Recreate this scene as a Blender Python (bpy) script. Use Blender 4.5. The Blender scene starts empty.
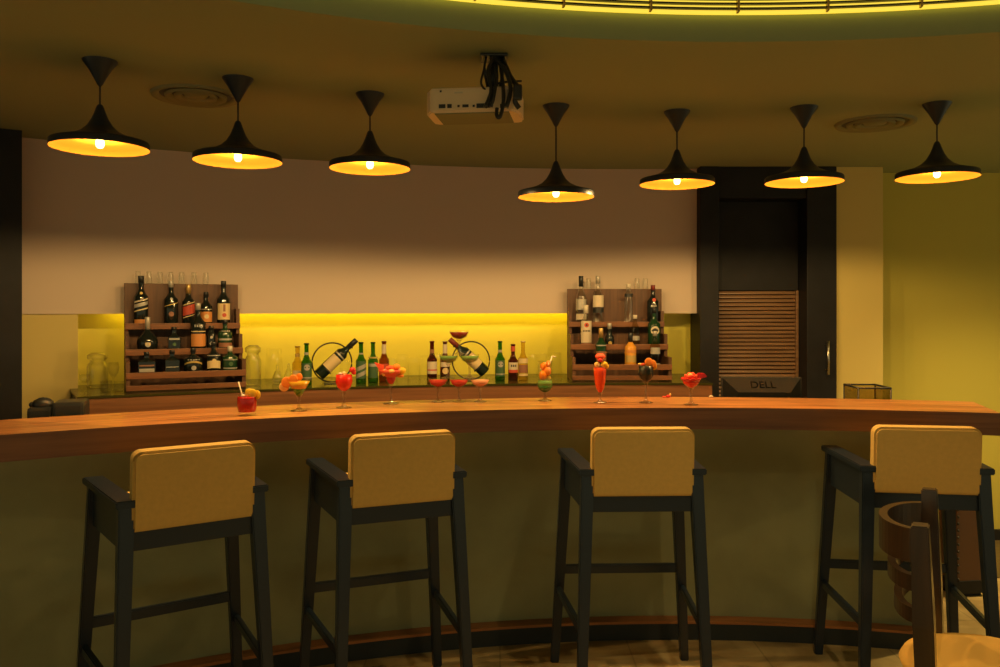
import bpy, bmesh, math, random
from mathutils import Vector, Matrix
S = bpy.context.scene
COL = S.collection
random.seed(7)
PI = math.pi
rad = math.radians

# ------------------------------------------------------------------ camera, world, exposure
EYE = 1.57
cam_d = bpy.data.cameras.new('camera'); cam = bpy.data.objects.new('camera', cam_d); COL.objects.link(cam)
cam.location = (0, 0, EYE); cam.rotation_euler = (PI/2, 0, 0)
cam_d.sensor_width = 36; cam_d.lens = 36*830/1000; cam_d.shift_y = -0.0235; cam_d.clip_start = 0.05
S.camera = cam
S.view_settings.view_transform = 'Standard'; S.view_settings.look = 'None'
S.view_settings.exposure = 0.0; S.view_settings.gamma = 1.0; S.view_settings.use_curve_mapping = False
W = bpy.data.worlds.new('world'); S.world = W; W.use_nodes = True
W.node_tree.nodes['Background'].inputs[0].default_value = (1.0, 0.90, 0.48, 1)
W.node_tree.nodes['Background'].inputs[1].default_value = 0.46
S.cycles.max_bounces = 10; S.cycles.transparent_max_bounces = 24
S.cycles.caustics_reflective = False; S.cycles.caustics_refractive = False
S.cycles.use_denoising = True
S.cycles.sample_clamp_indirect = 4.0
BULB = 26.0       # watts of each pendant bulb
LED = 9.0        # strength of the strip over the back counter
COVE = 1.0        # strength of the ceiling cove strip

# ------------------------------------------------------------------ materials
MATS = {}
def mat(name, col, rough=0.6, metal=0.0, emit=None, estr=0.0, spec=0.5, coat=0.0, alpha=None, noise=None, bump=0.0, trans=0.0):
    m = bpy.data.materials.new(name); m.use_nodes = True; MATS[name] = m
    nt = m.node_tree; b = nt.nodes['Principled BSDF']
    c = tuple(col)+(1,)
    b.inputs['Base Color'].default_value = c
    b.inputs['Roughness'].default_value = rough; b.inputs['Metallic'].default_value = metal
    b.inputs['Specular IOR Level'].default_value = spec
    b.inputs['Coat Weight'].default_value = coat
    if trans: b.inputs['Transmission Weight'].default_value = trans
    if emit:
        b.inputs['Emission Color'].default_value = tuple(emit)+(1,); b.inputs['Emission Strength'].default_value = estr
    if noise or bump:
        tc = nt.nodes.new('ShaderNodeTexCoord'); n = nt.nodes.new('ShaderNodeTexNoise')
        n.inputs['Scale'].default_value = noise[0] if noise else 40; n.inputs['Detail'].default_value = 5
        nt.links.new(tc.outputs['Object'], n.inputs['Vector'])
        if noise:
            r = nt.nodes.new('ShaderNodeValToRGB'); k = noise[1]
            r.color_ramp.elements[0].color = tuple(x*(1-k) for x in col)+(1,); r.color_ramp.elements[0].position = .3
            r.color_ramp.elements[1].color = tuple(min(1, x*(1+k)) for x in col)+(1,); r.color_ramp.elements[1].position = .7
            nt.links.new(n.outputs['Fac'], r.inputs['Fac']); nt.links.new(r.outputs['Color'], b.inputs['Base Color'])
        if bump:
            bp = nt.nodes.new('ShaderNodeBump'); bp.inputs['Strength'].default_value = bump; bp.inputs['Distance'].default_value = .01
            nt.links.new(n.outputs['Fac'], bp.inputs['Height']); nt.links.new(bp.outputs['Normal'], b.inputs['Normal'])
    return m

def wood(name, dark, light, rough=0.4, coord='UV', scale=(1.2, 22, 1), plank=None, coat=0.0):
    """streaky grain; plank = length of the joined boards along u, each of its own tone"""
    m = bpy.data.materials.new(name); m.use_nodes = True; MATS[name] = m
    nt = m.node_tree; b = nt.nodes['Principled BSDF']; L = nt.links.new
    tc = nt.nodes.new('ShaderNodeTexCoord'); mp = nt.nodes.new('ShaderNodeMapping')
    mp.inputs['Scale'].default_value = scale
    L(tc.outputs[coord], mp.inputs['Vector'])
    n = nt.nodes.new('ShaderNodeTexNoise'); n.inputs['Scale'].default_value = 1.5; n.inputs['Detail'].default_value = 6; n.inputs['Distortion'].default_value = .6
    L(mp.outputs['Vector'], n.inputs['Vector'])
    r = nt.nodes.new('ShaderNodeValToRGB')
    r.color_ramp.elements[0].position = .32; r.color_ramp.elements[0].color = tuple(dark)+(1,)
    r.color_ramp.elements[1].position = .68; r.color_ramp.elements[1].color = tuple(light)+(1,)
    L(n.outputs['Fac'], r.inputs['Fac'])
    out = r.outputs['Color']
    if plank:
        sx = nt.nodes.new('ShaderNodeSeparateXYZ'); L(tc.outputs[coord], sx.inputs[0])
        sk = nt.nodes.new('ShaderNodeMath'); sk.operation = 'MULTIPLY_ADD'; sk.inputs[1].default_value = 0.8
        L(sx.outputs['Y'], sk.inputs[0]); L(sx.outputs['X'], sk.inputs[2])
        dv = nt.nodes.new('ShaderNodeMath'); dv.operation = 'DIVIDE'; dv.inputs[1].default_value = plank; L(sk.outputs[0], dv.inputs[0])
        fl = nt.nodes.new('ShaderNodeMath'); fl.operation = 'FLOOR'; L(dv.outputs[0], fl.inputs[0])
        wn = nt.nodes.new('ShaderNodeTexWhiteNoise'); wn.noise_dimensions = '1D'; L(fl.outputs[0], wn.inputs['W'])
        hs = nt.nodes.new('ShaderNodeHueSaturation')
        mr = nt.nodes.new('ShaderNodeMapRange'); mr.inputs['To Min'].default_value = .75; mr.inputs['To Max'].default_value = 1.3
        L(wn.outputs['Value'], mr.inputs['Value']); L(mr.outputs[0], hs.inputs['Value']); L(out, hs.inputs['Color'])
        out = hs.outputs['Color']
    L(out, b.inputs['Base Color'])
    b.inputs['Roughness'].default_value = rough; b.inputs['Coat Weight'].default_value = coat; b.inputs['Coat Roughness'].default_value = .15
    return m

def glass(name, tint=(1, 1, 1), gloss=1.0, rough=0.10):
    """thin-walled glass: tinted see-through with a fresnel reflection"""
    m = bpy.data.materials.new(name); m.use_nodes = True; MATS[name] = m
    nt = m.node_tree; nt.nodes.remove(nt.nodes['Principled BSDF']); L = nt.links.new
    o = nt.nodes['Material Output']
    t = nt.nodes.new('ShaderNodeBsdfTransparent'); t.inputs[0].default_value = tuple(tint)+(1,)
    g = nt.nodes.new('ShaderNodeBsdfGlossy'); g.inputs['Roughness'].default_value = rough
    lw = nt.nodes.new('ShaderNodeLayerWeight'); lw.inputs['Blend'].default_value = .35
    mu = nt.nodes.new('ShaderNodeMath'); mu.operation = 'MULTIPLY_ADD'; mu.inputs[1].default_value = .32*gloss; mu.inputs[2].default_value = .012
    L(lw.outputs['Facing'], mu.inputs[0])
    mx = nt.nodes.new('ShaderNodeMixShader'); L(mu.outputs[0], mx.inputs[0]); L(t.outputs[0], mx.inputs[1]); L(g.outputs[0], mx.inputs[2])
    L(mx.outputs[0], o.inputs['Surface'])
    return m

mat('bulkhead_paint', (.62, .50, .40), .75)
mat('pier_paint', (.60, .48, .16), .75)
mat('olive_paint', (.56, .49, .09), .8)
mat('pillar_paint', (.66, .53, .17), .8)
mat('ceiling_paint', (.31, .365, .20), .9)
mat('recess_paint', (.30, .25, .14), .9)
mat('backsplash', (.80, .72, .10), .35)
mat('dark_wood', (.011, .011, .013), .6, spec=.3, noise=(6, .3))
mat('black_lacquer', (.011, .021, .040), .32)
mat('bar_front', (.34, .35, .19), .65, noise=(3, .15))
mat('plinth', (.022, .028, .034), .6)
mat('counter_glass', (.050, .046, .010), .22, spec=.35)
mat('pad_fabric', (.72, .47, .135), .85, bump=.05, noise=(60, .04))
mat('pad_welt', (.86, .60, .24), .8)
mat('lamp_black', (.018, .024, .038), .38)
mat('lamp_gold', (.62, .245, .030), .32, metal=.7)
def bulb_material():
    m = bpy.data.materials.new('bulb_glow'); m.use_nodes = True; MATS['bulb_glow'] = m
    nt = m.node_tree; nt.nodes.remove(nt.nodes['Principled BSDF']); L = nt.links.new
    t = nt.nodes.new('ShaderNodeBsdfTransparent'); e = nt.nodes.new('ShaderNodeEmission'); a = nt.nodes.new('ShaderNodeAddShader')
    e.inputs[0].default_value = (1, .66, .25, 1); e.inputs[1].default_value = 5.0
    L(t.outputs[0], a.inputs[0]); L(e.outputs[0], a.inputs[1]); L(a.outputs[0], nt.nodes['Material Output'].inputs['Surface'])
bulb_material()
mat('led_glow', (1, .9, .3), .3, emit=(1, .66, .03), estr=LED)
mat('cove_glow', (1, .9, .3), .3, emit=(1, .70, .06), estr=COVE)
mat('projector_shell', (.85, .66, .42), .5)
mat('projector_dark', (.03, .03, .03), .5)
mat('metal', (.5, .47, .40), .3, metal=1)
mat('dark_metal', (.05, .05, .045), .4, metal=.6)
mat('black_plastic', (.022, .023, .022), .42)
mat('monitor_grey', (.011, .011, .010), .55, spec=.12)
mat('monitor_mark', (.002, .002, .002), .8, spec=.05)
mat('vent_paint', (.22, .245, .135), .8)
mat('leather', (.10, .045, .020), .45)
mat('tan_cushion', (.85, .50, .11), .8, bump=.1)
wood('bar_wood', (.24, .080, .022), (.62, .27, .085), .34, scale=(1.4, 20, 1), plank=.62, coat=.12)
wood('bar_wood_shaded', (.12, .050, .026), (.20, .092, .046), .45, scale=(1.2, 26, 1))  # darker copy of the bar wood, the edge's shade put into its colour
wood('floor_strip_brown', (.10, .07, .025), (.16, .11, .045), .5, coord='Object', scale=(1, 20, 1))
wood('ledge_wood', (.36, .13, .04), (.50, .20, .07), .35, scale=(1.5, 20, 1))
wood('fascia_wood', (.17, .068, .026), (.27, .115, .045), .45, scale=(1.2, 30, 1))
wood('rack_wood', (.085, .036, .015), (.145, .066, .028), .5, coord='Object', scale=(22, 6, 1.5))
wood('rail_wood', (.15, .056, .020), (.25, .10, .036), .45, coord='Object', scale=(2, 22, 22))
wood('louver_wood', (.16, .085, .042), (.26, .15, .078), .30, coord='Object', scale=(2, 10, 20))
wood('chair_wood', (.026, .014, .008), (.052, .027, .014), .28, coord='Object', scale=(14, 14, 1.5), coat=.3)
glass('clear_glass', (.985, .985, .97), .5); glass('faint_glass', (.99, .99, .98), .25); glass('stem_glass', (.86, .84, .78), 2.2, .16)
glass('clear_thick', (.95, .955, .92), 2.6, .17)
glass('green_glass', (.16, .42, .10)); glass('amber_glass', (.50, .24, .06)); glass('brown_glass', (.30, .10, .04))
glass('pale_glass', (.85, .72, .38)); glass('smoke_glass', (.80, .76, .58))
mat('dark_glass', (.010, .014, .012), .10); mat('wine_glass_dark', (.012, .022, .014), .10)
mat('brown_bottle', (.05, .018, .008), .10); mat('green_bottle', (.012, .045, .016), .10)
mat('white_label', (.66, .56, .40), .6); mat('cream_label', (.72, .55, .27), .6); mat('black_label', (.02, .022, .022), .5)
mat('red_label', (.55, .075, .035), .5); mat('orange_label', (.62, .25, .06), .5); mat('gold_label', (.62, .42, .12), .4, metal=.4)
mat('silver_label', (.45, .42, .36), .4, metal=.3); mat('green_label', (.05, .12, .05), .5); mat('brown_label', (.30, .13, .07), .5)
mat('black_cap', (.016, .018, .018), .35); mat('red_cap', (.20, .025, .02), .4); mat('gold_cap', (.60, .40, .14), .35, metal=.6); mat('white_cap', (.7, .62, .48), .5)
mat('orange_liquor', (.75, .33, .04), .2)
mat('red_drink', (.42, .014, .010), .25, spec=.12); mat('scarlet_drink', (.80, .022, .008), .25, spec=.12); mat('coral_drink', (.92, .075, .015), .25, spec=.12)
mat('yellow_drink', (.85, .45, .03), .25, spec=.12); mat('green_drink', (.10, .20, .008), .25, spec=.12); mat('pink_drink', (.62, .035, .025), .25, spec=.12)
mat('dark_drink', (.006, .011, .012), .3, spec=.15); mat('wine_drink', (.20, .016, .008), .3, spec=.2); mat('orange_drink', (.85, .24, .012), .25, spec=.12)
mat('pale_pink_drink', (.85, .38, .22), .25, spec=.12); mat('teal_drink', (.03, .13, .02), .25, spec=.12); mat('mint_drink', (.16, .30, .06), .25, spec=.12)
mat('lemon', (.85, .50, .015), .5); mat('orange_fruit', (.85, .24, .012), .5); mat('red_fruit', (.65, .016, .012), .35); mat('melon', (.85, .095, .035), .5)
mat('pale_fruit', (.90, .52, .14), .5); mat('white_straw', (.75, .62, .45), .4); mat('pink_straw', (.75, .30, .22), .4); mat('leaf', (.10, .20, .03), .5); mat('ice', (.80, .66, .52), .25)

def floor_material():
    m = bpy.data.materials.new('floor_tile'); m.use_nodes = True; MATS['floor_tile'] = m
    nt = m.node_tree; b = nt.nodes['Principled BSDF']; L = nt.links.new
    tc = nt.nodes.new('ShaderNodeTexCoord')
    br = nt.nodes.new('ShaderNodeTexBrick'); br.offset = 0; br.inputs['Scale'].default_value = 1; br.inputs['Brick Width'].default_value = .6; br.inputs['Row Height'].default_value = .6
    br.inputs['Mortar Size'].default_value = .004
    br.inputs['Color1'].default_value = (.64, .48, .24, 1); br.inputs['Color2'].default_value = (.57, .43, .21, 1); br.inputs['Mortar'].default_value = (.42, .32, .16, 1)
    L(tc.outputs['Object'], br.inputs['Vector'])
    n = nt.nodes.new('ShaderNodeTexNoise'); n.inputs['Scale'].default_value = 3.5; n.inputs['Detail'].default_value = 6; n.inputs['Distortion'].default_value = 1.2
    L(tc.outputs['Object'], n.inputs['Vector'])
    r = nt.nodes.new('ShaderNodeValToRGB'); r.color_ramp.elements[0].color = (.55, .5, .45, 1); r.color_ramp.elements[0].position = .35; r.color_ramp.elements[1].position = .62
    L(n.outputs['Fac'], r.inputs['Fac'])
    mx = nt.nodes.new('ShaderNodeMix'); mx.data_type = 'RGBA'; mx.blend_type = 'MULTIPLY'; mx.inputs[0].default_value = .8
    L(br.outputs['Color'], mx.inputs[6]); L(r.outputs['Color'], mx.inputs[7]); L(mx.outputs[2], b.inputs['Base Color'])
    b.inputs['Roughness'].default_value = .35
floor_material()

# ------------------------------------------------------------------ mesh helpers
class MB:
    def __init__(s): s.v = []; s.f = []; s.uv = []; s.sm = []; s.mi = []; s.mats = []
    def _m(s, name):
        if name not in s.mats: s.mats.append(name)
        return s.mats.index(name)
    def add(s, vs, fs, m, smooth=False, uvs=None):
        o = len(s.v); k = s._m(m); s.v += [tuple(x) for x in vs]
        for i, f in enumerate(fs):
            s.f.append([o+j for j in f]); s.sm.append(smooth); s.mi.append(k)
            s.uv.append(uvs[i] if uvs else None)
        return s
    def bm(s, b, m, smooth=False):
        b.verts.index_update()
        s.add([v.co[:] for v in b.verts], [[v.index for v in f.verts] for f in b.faces], m, smooth); b.free(); return s
    def box(s, lo, hi, m, bev=0.0, M=None, seg=2):
        b = bmesh.new(); bmesh.ops.create_cube(b, size=1)
        for v in b.verts: v.co = Vector([lo[i]+(v.co[i]+.5)*(hi[i]-lo[i]) for i in range(3)])
        if bev: bmesh.ops.bevel(b, geom=b.edges[:], offset=bev, segments=seg, affect='EDGES', profile=.6)
        if M is not None: b.transform(M)
        return s.bm(b, m)
    def lathe(s, prof, m, o=(0, 0, 0), seg=20, M=None, smooth=True):
        vs = []; fs = []; n = len(prof)
        for r, z in prof:
            for k in range(seg):
                a = 2*PI*k/seg; p = Vector((r*math.cos(a), r*math.sin(a), z))
                vs.append(((M @ p) if M is not None else p) + Vector(o))
        for i in range(n-1):
            for k in range(seg):
                k2 = (k+1) % seg
                fs.append((i*seg+k, i*seg+k2, (i+1)*seg+k2, (i+1)*seg+k))
        if prof[0][0] > 1e-5 and prof[0][1] <= prof[-1][1] and getattr(s, 'cap', True): fs.append(tuple(range(seg-1, -1, -1)))
        if prof[-1][0] > 1e-5 and getattr(s, 'captop', False): fs.append(tuple((n-1)*seg+k for k in range(seg)))
        return s.add(vs, fs, m, smooth)
    def tube(s, pts, r, m, seg=8, closed=False):
        pts = [Vector(p) for p in pts]; n = len(pts); vs = []; fs = []
        for i, p in enumerate(pts):
            if closed: t = pts[(i+1) % n]-pts[i-1]
            else: t = pts[min(i+1, n-1)]-pts[max(i-1, 0)]
            t.normalize()
            u = t.cross(Vector((0, 0, 1)))
            if u.length < 1e-3: u = t.cross(Vector((1, 0, 0)))
            u.normalize(); w = t.cross(u)
            rr = r[i] if isinstance(r, (list, tuple)) else r
            for k in range(seg):
                a = 2*PI*k/seg; vs.append(p+u*rr*math.cos(a)+w*rr*math.sin(a))
        for i in range(n if closed else n-1):
            j = (i+1) % n
            for k in range(seg):
                k2 = (k+1) % seg; fs.append((i*seg+k, j*seg+k, j*seg+k2, i*seg+k2))
        if not closed:
            fs.append(tuple(range(seg))); fs.append(tuple((n-1)*seg+k for k in range(seg-1, -1, -1)))
        return s.add(vs, fs, m, True)
    def arc(s, C, R0, R1, z0, z1, a0, a1, m, n=64, mtop=None):
        """closed curved slab about C; angles from +Y towards +X; uv = (metres along the arc, metres across)"""
        vs = []
        for i in range(n+1):
            a = a0+(a1-a0)*i/n
            for R, z in ((R0, z0), (R1, z0), (R1, z1), (R0, z1)):
                vs.append((C[0]+R*math.sin(a), C[1]+R*math.cos(a), z))
        def U(i): return (a0+(a1-a0)*i/n)*R0
        groups = {m: ([], [])}
        if mtop: groups[mtop] = ([], [])
        for i in range(n):
            for k in range(4):
                k2 = (k+1) % 4
                f = (i*4+k, i*4+k2, (i+1)*4+k2, (i+1)*4+k)
                cross = {0: (R0, R1), 1: (z0, z1), 2: (R1, R0), 3: (z1, z0)}[k]
                u = [(U(i), cross[0]), (U(i), cross[1]), (U(i+1), cross[1]), (U(i+1), cross[0])]
                g = groups[mtop if (mtop and k == 2) else m]; g[0].append(f); g[1].append(u)
        for i, od in ((0, (3, 2, 1, 0)), (n, (0, 1, 2, 3))):
            groups[m][0].append(tuple(i*4+k for k in od)); groups[m][1].append([((R0, R1, R1, R0)[k], (z0, z0, z1, z1)[k]) for k in od])
        o = len(s.v); s.v += vs
        for mm, (fs, us) in groups.items():
            k = s._m(mm)
            for f, u in zip(fs, us):
                s.f.append([o+j for j in f]); s.uv.append(u); s.sm.append(False); s.mi.append(k)
        return s
    def beam(s, p0, p1, a, b, m, up=(0, 1, 0), bev=.004):
        """tapering bar from p0 to p1, sections a=(w,d) and b=(w,d)"""
        p0 = Vector(p0); p1 = Vector(p1); t = (p1-p0).normalized(); y = Vector(up); x = y.cross(t).normalized(); y = t.cross(x)
        bb = bmesh.new(); vs = []
        for p, (w, d) in ((p0, a), (p1, b)):
            for sx, sy in ((-1, -1), (1, -1), (1, 1), (-1, 1)): vs.append(bb.verts.new(p+x*sx*w/2+y*sy*d/2))
        for f in ((3, 2, 1, 0), (4, 5, 6, 7), (0, 1, 5, 4), (1, 2, 6, 5), (2, 3, 7, 6), (3, 0, 4, 7)): bb.faces.new([vs[i] for i in f])
        if bev: bmesh.ops.bevel(bb, geom=bb.edges[:], offset=bev, segments=2, affect='EDGES')
        return s.bm(bb, m)
    def blob(s, c, r, m, squash=(1, 1, 1), M=None, sub=2, jit=0.0):
        b = bmesh.new(); bmesh.ops.create_icosphere(b, subdivisions=sub, radius=1)
        for v in b.verts:
            k = r*(1+random.uniform(-jit, jit)); v.co = Vector((v.co.x*squash[0], v.co.y*squash[1], v.co.z*squash[2]))*k
        if M is not None: b.transform(M.to_4x4())
        b.transform(Matrix.Translation(c)); return s.bm(b, m, True)
    def prism(s, poly, y0, y1, m, M=None, bev=0.0):
        """polygon in local xz extruded along y"""
        b = bmesh.new(); A = [b.verts.new((x, y0, z)) for x, z in poly]; B = [b.verts.new((x, y1, z)) for x, z in poly]; n = len(poly)
        b.faces.new(A); b.faces.new(B[::-1])
        for i in range(n): b.faces.new((A[i], B[i], B[(i+1) % n], A[(i+1) % n])[::-1])
        bmesh.ops.recalc_face_normals(b, faces=b.faces[:])
        if bev: bmesh.ops.bevel(b, geom=b.edges[:], offset=bev, segments=2, affect='EDGES')
        if M is not None: b.transform(M)
        return s.bm(b, m)
    def build(s, name, parent=None, recalc=True):
        me = bpy.data.meshes.new(name); me.from_pydata(s.v, [], s.f)
        for n in s.mats: me.materials.append(MATS[n])
        me.polygons.foreach_set('material_index', s.mi); me.polygons.foreach_set('use_smooth', s.sm)
        if any(u is not None for u in s.uv):
            l = me.uv_layers.new(name='UVMap'); i = 0
            for p, u in zip(me.polygons, s.uv):
                for q in range(p.loop_total):
                    l.data[p.loop_start+q].uv = u[q] if u else (0, 0)
        if recalc:
            b = bmesh.new(); b.from_mesh(me); bmesh.ops.recalc_face_normals(b, faces=b.faces[:]); b.to_mesh(me); b.free()
        me.update()
        o = bpy.data.objects.new(name, me); COL.objects.link(o)
        if parent: o.parent = parent
        return o

def tag(o, label, cat, group=None):
    o['label'] = label; o['category'] = cat
    if group: o['group'] = group
    return o
def thing(name, label, cat, loc=(0, 0, 0), rz=0, group=None):
    o = bpy.data.objects.new(name, None); COL.objects.link(o); o.empty_display_size = .05
    o.location = loc; o.rotation_euler = (0, 0, rz); return tag(o, label, cat, group)
def struct(o): o['kind'] = 'structure'; return o
def dup(root, loc, rz, label, group=None):
    r = root.copy(); COL.objects.link(r); r.location = loc; r.rotation_euler = (0, 0, rz); r['label'] = label
    if group: r['group'] = group
    for ch in list(root.children):
        c = ch.copy(); COL.objects.link(c); c.parent = r
        for g in list(ch.children):
            d = g.copy(); COL.objects.link(d); d.parent = c
    return r

# plan: everything curved is struck from one centre, as the room is
C0 = (0.82, -0.74)
def on_circle(px, R):
    """where the sight line of column px crosses the circle of radius R"""
    k = (px-500)/830.0
    a = k*k+1; b = -2*(k*C0[0]+C0[1]); c = C0[0]**2+C0[1]**2-R*R
    t = (-b+math.sqrt(b*b-4*a*c))/(2*a)
    return (k*t, t)
def ang_at(px, R):
    x, y = on_circle(px, R); return math.atan2(x-C0[0], y-C0[1])
def polar(a, R): return (C0[0]+R*math.sin(a), C0[1]+R*math.cos(a))

# ------------------------------------------------------------------ setting
ZC = 2.507
m = MB(); m.box((-7, -4, -.1), (7, 8, 0), 'floor_tile'); struct(m.build('floor'))
m = MB(); m.arc(C0, 3.64, 9.0, ZC, ZC+.10, -PI, PI, 'ceiling_paint', 160); ceil = struct(m.build('ceiling'))
m = MB(); m.arc(C0, 3.64, 3.72, ZC+.10, ZC+.42, -PI, PI, 'recess_paint', 160)
m.arc(C0, .01, 3.72, ZC+.42, ZC+.46, -PI, PI, 'recess_paint', 120); m.build('recess', ceil)
# cove light: glowing strip behind curved slats held by clips
cl = thing('cove_light', 'curved slatted yellow cove light glowing along the rim of the ceiling recess', 'light', (C0[0], C0[1], ZC+.088))
a0, a1 = rad(-75), rad(75)
m = MB(); m.arc((0, 0), 3.615, 3.63, .002, .20, a0, a1, 'cove_glow', 90); m.build('light_strip', cl)
m = MB()
for k in range(11): z = .010+k*.0165; m.arc((0, 0), 3.592, 3.608, z, z+.0052, a0, a1, 'dark_metal', 90)
m.build('slats', cl)
for k in range(31):
    m = MB(); a = a0+(a1-a0)*(k+.5)/31; p = (3.590*math.sin(a), 3.590*math.cos(a))
    m.box((-.0035, -.002, .0), (.0035, .020, .2), 'gold_label', 0, Matrix.Translation((p[0], p[1], 0)) @ Matrix.Rotation(-a, 4, 'Z')); m.build('slat_clip', cl)

aL = ang_at(22, 6.26); aR = ang_at(697.5, 6.26)
m = MB(); m.arc(C0, 6.26, 6.36, 1.548, ZC, aL, aR, 'bulkhead_paint', 80); bulk = struct(m.build('wall_back'))
m = MB(); m.arc(C0, 6.50, 6.60, 1.0, ZC, aL, aR, 'backsplash', 80); struct(m.build('wall_niche'))
aP = ang_at(78, 6.27)
m = MB(); m.arc(C0, 6.27, 6.50, 0, 1.548, aL, aP, 'pier_paint', 10); struct(m.build('wall_pier'))
m = MB(); m.arc(C0, 6.06, 6.6, 0, ZC, rad(-62), ang_at(22, 6.06), 'dark_wood', 24); struct(m.build('wall_left'))
# right of the bulkhead: louvred door in a dark frame, then the olive walls
YD = 5.44
def XD(px, y=YD): return (px-500)/830*y
d = bpy.data.objects.new('door_1', None); COL.objects.link(d); d.location = (XD(699), YD, 0); struct(d)
w = XD(835)-XD(699)
m = MB()
m.box((0, -.03, 0), (.125, .25, ZC), 'dark_wood', .006); m.box((w-.195, -.03, 0), (w, .25, ZC), 'dark_wood', .006)
m.box((.125, -.02, 2.30), (w-.195, .25, ZC), 'dark_wood', .004); m.build('door_frame', d)
m = MB(); m.box((.128, .16, 0), (w-.198, .20, 2.298), 'dark_wood', .004); m.box((.128, .12, 1.70), (w-.198, .16, 2.298), 'dark_wood', .004)
m.build('door_panel', d)
m = MB()
z = .12
while z < 1.69:
    m.box((.145, -.011, -.0105), (w-.215, .011, .0105), 'louver_wood', .005, Matrix.Translation((0, .14, z)) @ Matrix.Rotation(rad(-22), 4, 'X')); z += .0265
m.build('louver_slats', d)
m = MB()
for x0, x1 in ((.128, .146), (w-.216, w-.198)): m.box((x0, .11, 0), (x1, .16, 1.70), 'louver_wood', .003)
m.build('louver_stiles', d)
hz = 1.57-.20
m = MB(); m.tube([(w-.07, -.065, hz-.22), (w-.07, -.065, hz)], .009, 'metal'); m.tube([(w-.07, -.03, hz-.19), (w-.07, -.065, hz-.19)], .006, 'metal'); m.tube([(w-.07, -.03, hz-.03), (w-.07, -.065, hz-.03)], .006, 'metal')
m.build('door_handle', d)
m = MB(); m.box((XD(835), YD, 0), (XD(883), YD+.55, ZC), 'pillar_paint'); struct(m.build('wall_pillar'))
m = MB(); m.box((XD(835)+.05, 5.67, 0), (7, 5.80, ZC), 'olive_paint'); struct(m.build('wall_right'))
m = MB(); m.box((XD(883)+.002, 5.645, 0), (7, 5.668, .075), 'dark_wood', .004); struct(m.build('baseboard_right'))
m = MB(); m.box((2.2, 4.86, 0), (7, 5.64, .006), 'floor_strip_brown'); struct(m.build('floor_strip'))  # thin slab coloured a darker brown than the floor tiles

# ------------------------------------------------------------------ bar counter
ZB = 1.127
aB0, aB1 = rad(-52), rad(17.15)
bar = thing('bar_counter', 'long curved bar counter with polished wooden top and dark olive front', 'bar counter', (0, 0, 0))
m = MB(); m.arc(C0, 4.50, 4.97, ZB-.097, ZB, aB0, aB1, 'bar_wood_shaded', 120, mtop='bar_wood'); m.build('countertop', bar)
aBe = ang_at(928, 4.76)
m = MB(); m.arc(C0, 4.76, 4.86, .09, ZB-.097, aB0, aBe, 'bar_front', 110); m.build('front_panel', bar)
m = MB(); m.arc(C0, 4.69, 4.86, 0, .078, aB0, aBe, 'plinth', 110); m.build('plinth', bar)
m = MB(); m.arc(C0, 4.685, 4.76, .078, .09, aB0, aBe, 'ledge_wood', 110); m.build('foot_ledge', bar)
m = MB(); m.arc(C0, 4.86, 5.30, .90, .93, aB0, aBe, 'bar_wood_shaded', 90); m.build('work_shelf', bar)
for a in (-48, -38, -28, -18, -8, 2, 10):
    m = MB(); m.box((-.02, 4.86, 0), (.02, 5.28, .90), 'plinth', 0, Matrix.Translation((C0[0], C0[1], 0)) @ Matrix.Rotation(-rad(a), 4, 'Z')); m.build('shelf_support', bar)

# ------------------------------------------------------------------ back counter
ZK = 1.13
aK0 = ang_at(77, 5.75); aK2 = ang_at(86, 5.75); aK1 = ang_at(713, 5.75)
bc = thing('back_counter', 'curved wooden back counter with dark glossy top under the yellow backsplash', 'counter', (0, 0, 0))
m = MB(); m.arc(C0, 5.75, 6.49, ZK-.012, ZK, aK0, min(aK1, ang_at(697, 6.49)), 'counter_glass', 70); m.build('glass_top', bc)
m = MB(); m.arc(C0, 5.755, 6.24, ZK-.22, ZK-.012, aK2, ang_at(712, 5.76), 'fascia_wood', 70); m.build('fascia', bc)
m = MB(); m.arc(C0, 5.755, 6.24, ZK-.22, ZK-.012, aK0+.001, aK2, 'dark_wood', 3); m.build('end_panel', bc)
m = MB(); m.arc(C0, 5.80, 6.24, 0, ZK-.22, aK0+.004, ang_at(700, 5.80), 'dark_wood', 70); m.build('cabinet_base', bc)
# strip light behind the bulkhead's lower edge
a0, a1 = ang_at(110, 6.42), ang_at(640, 6.42)
led = MB(); led.arc(C0, 6.385, 6.425, 1.600, 1.615, a0, a1, 'led_glow', 90)
tag(led.build('strip_light'), 'yellow strip light tucked up behind the lower edge of the bulkhead', 'light')

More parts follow.
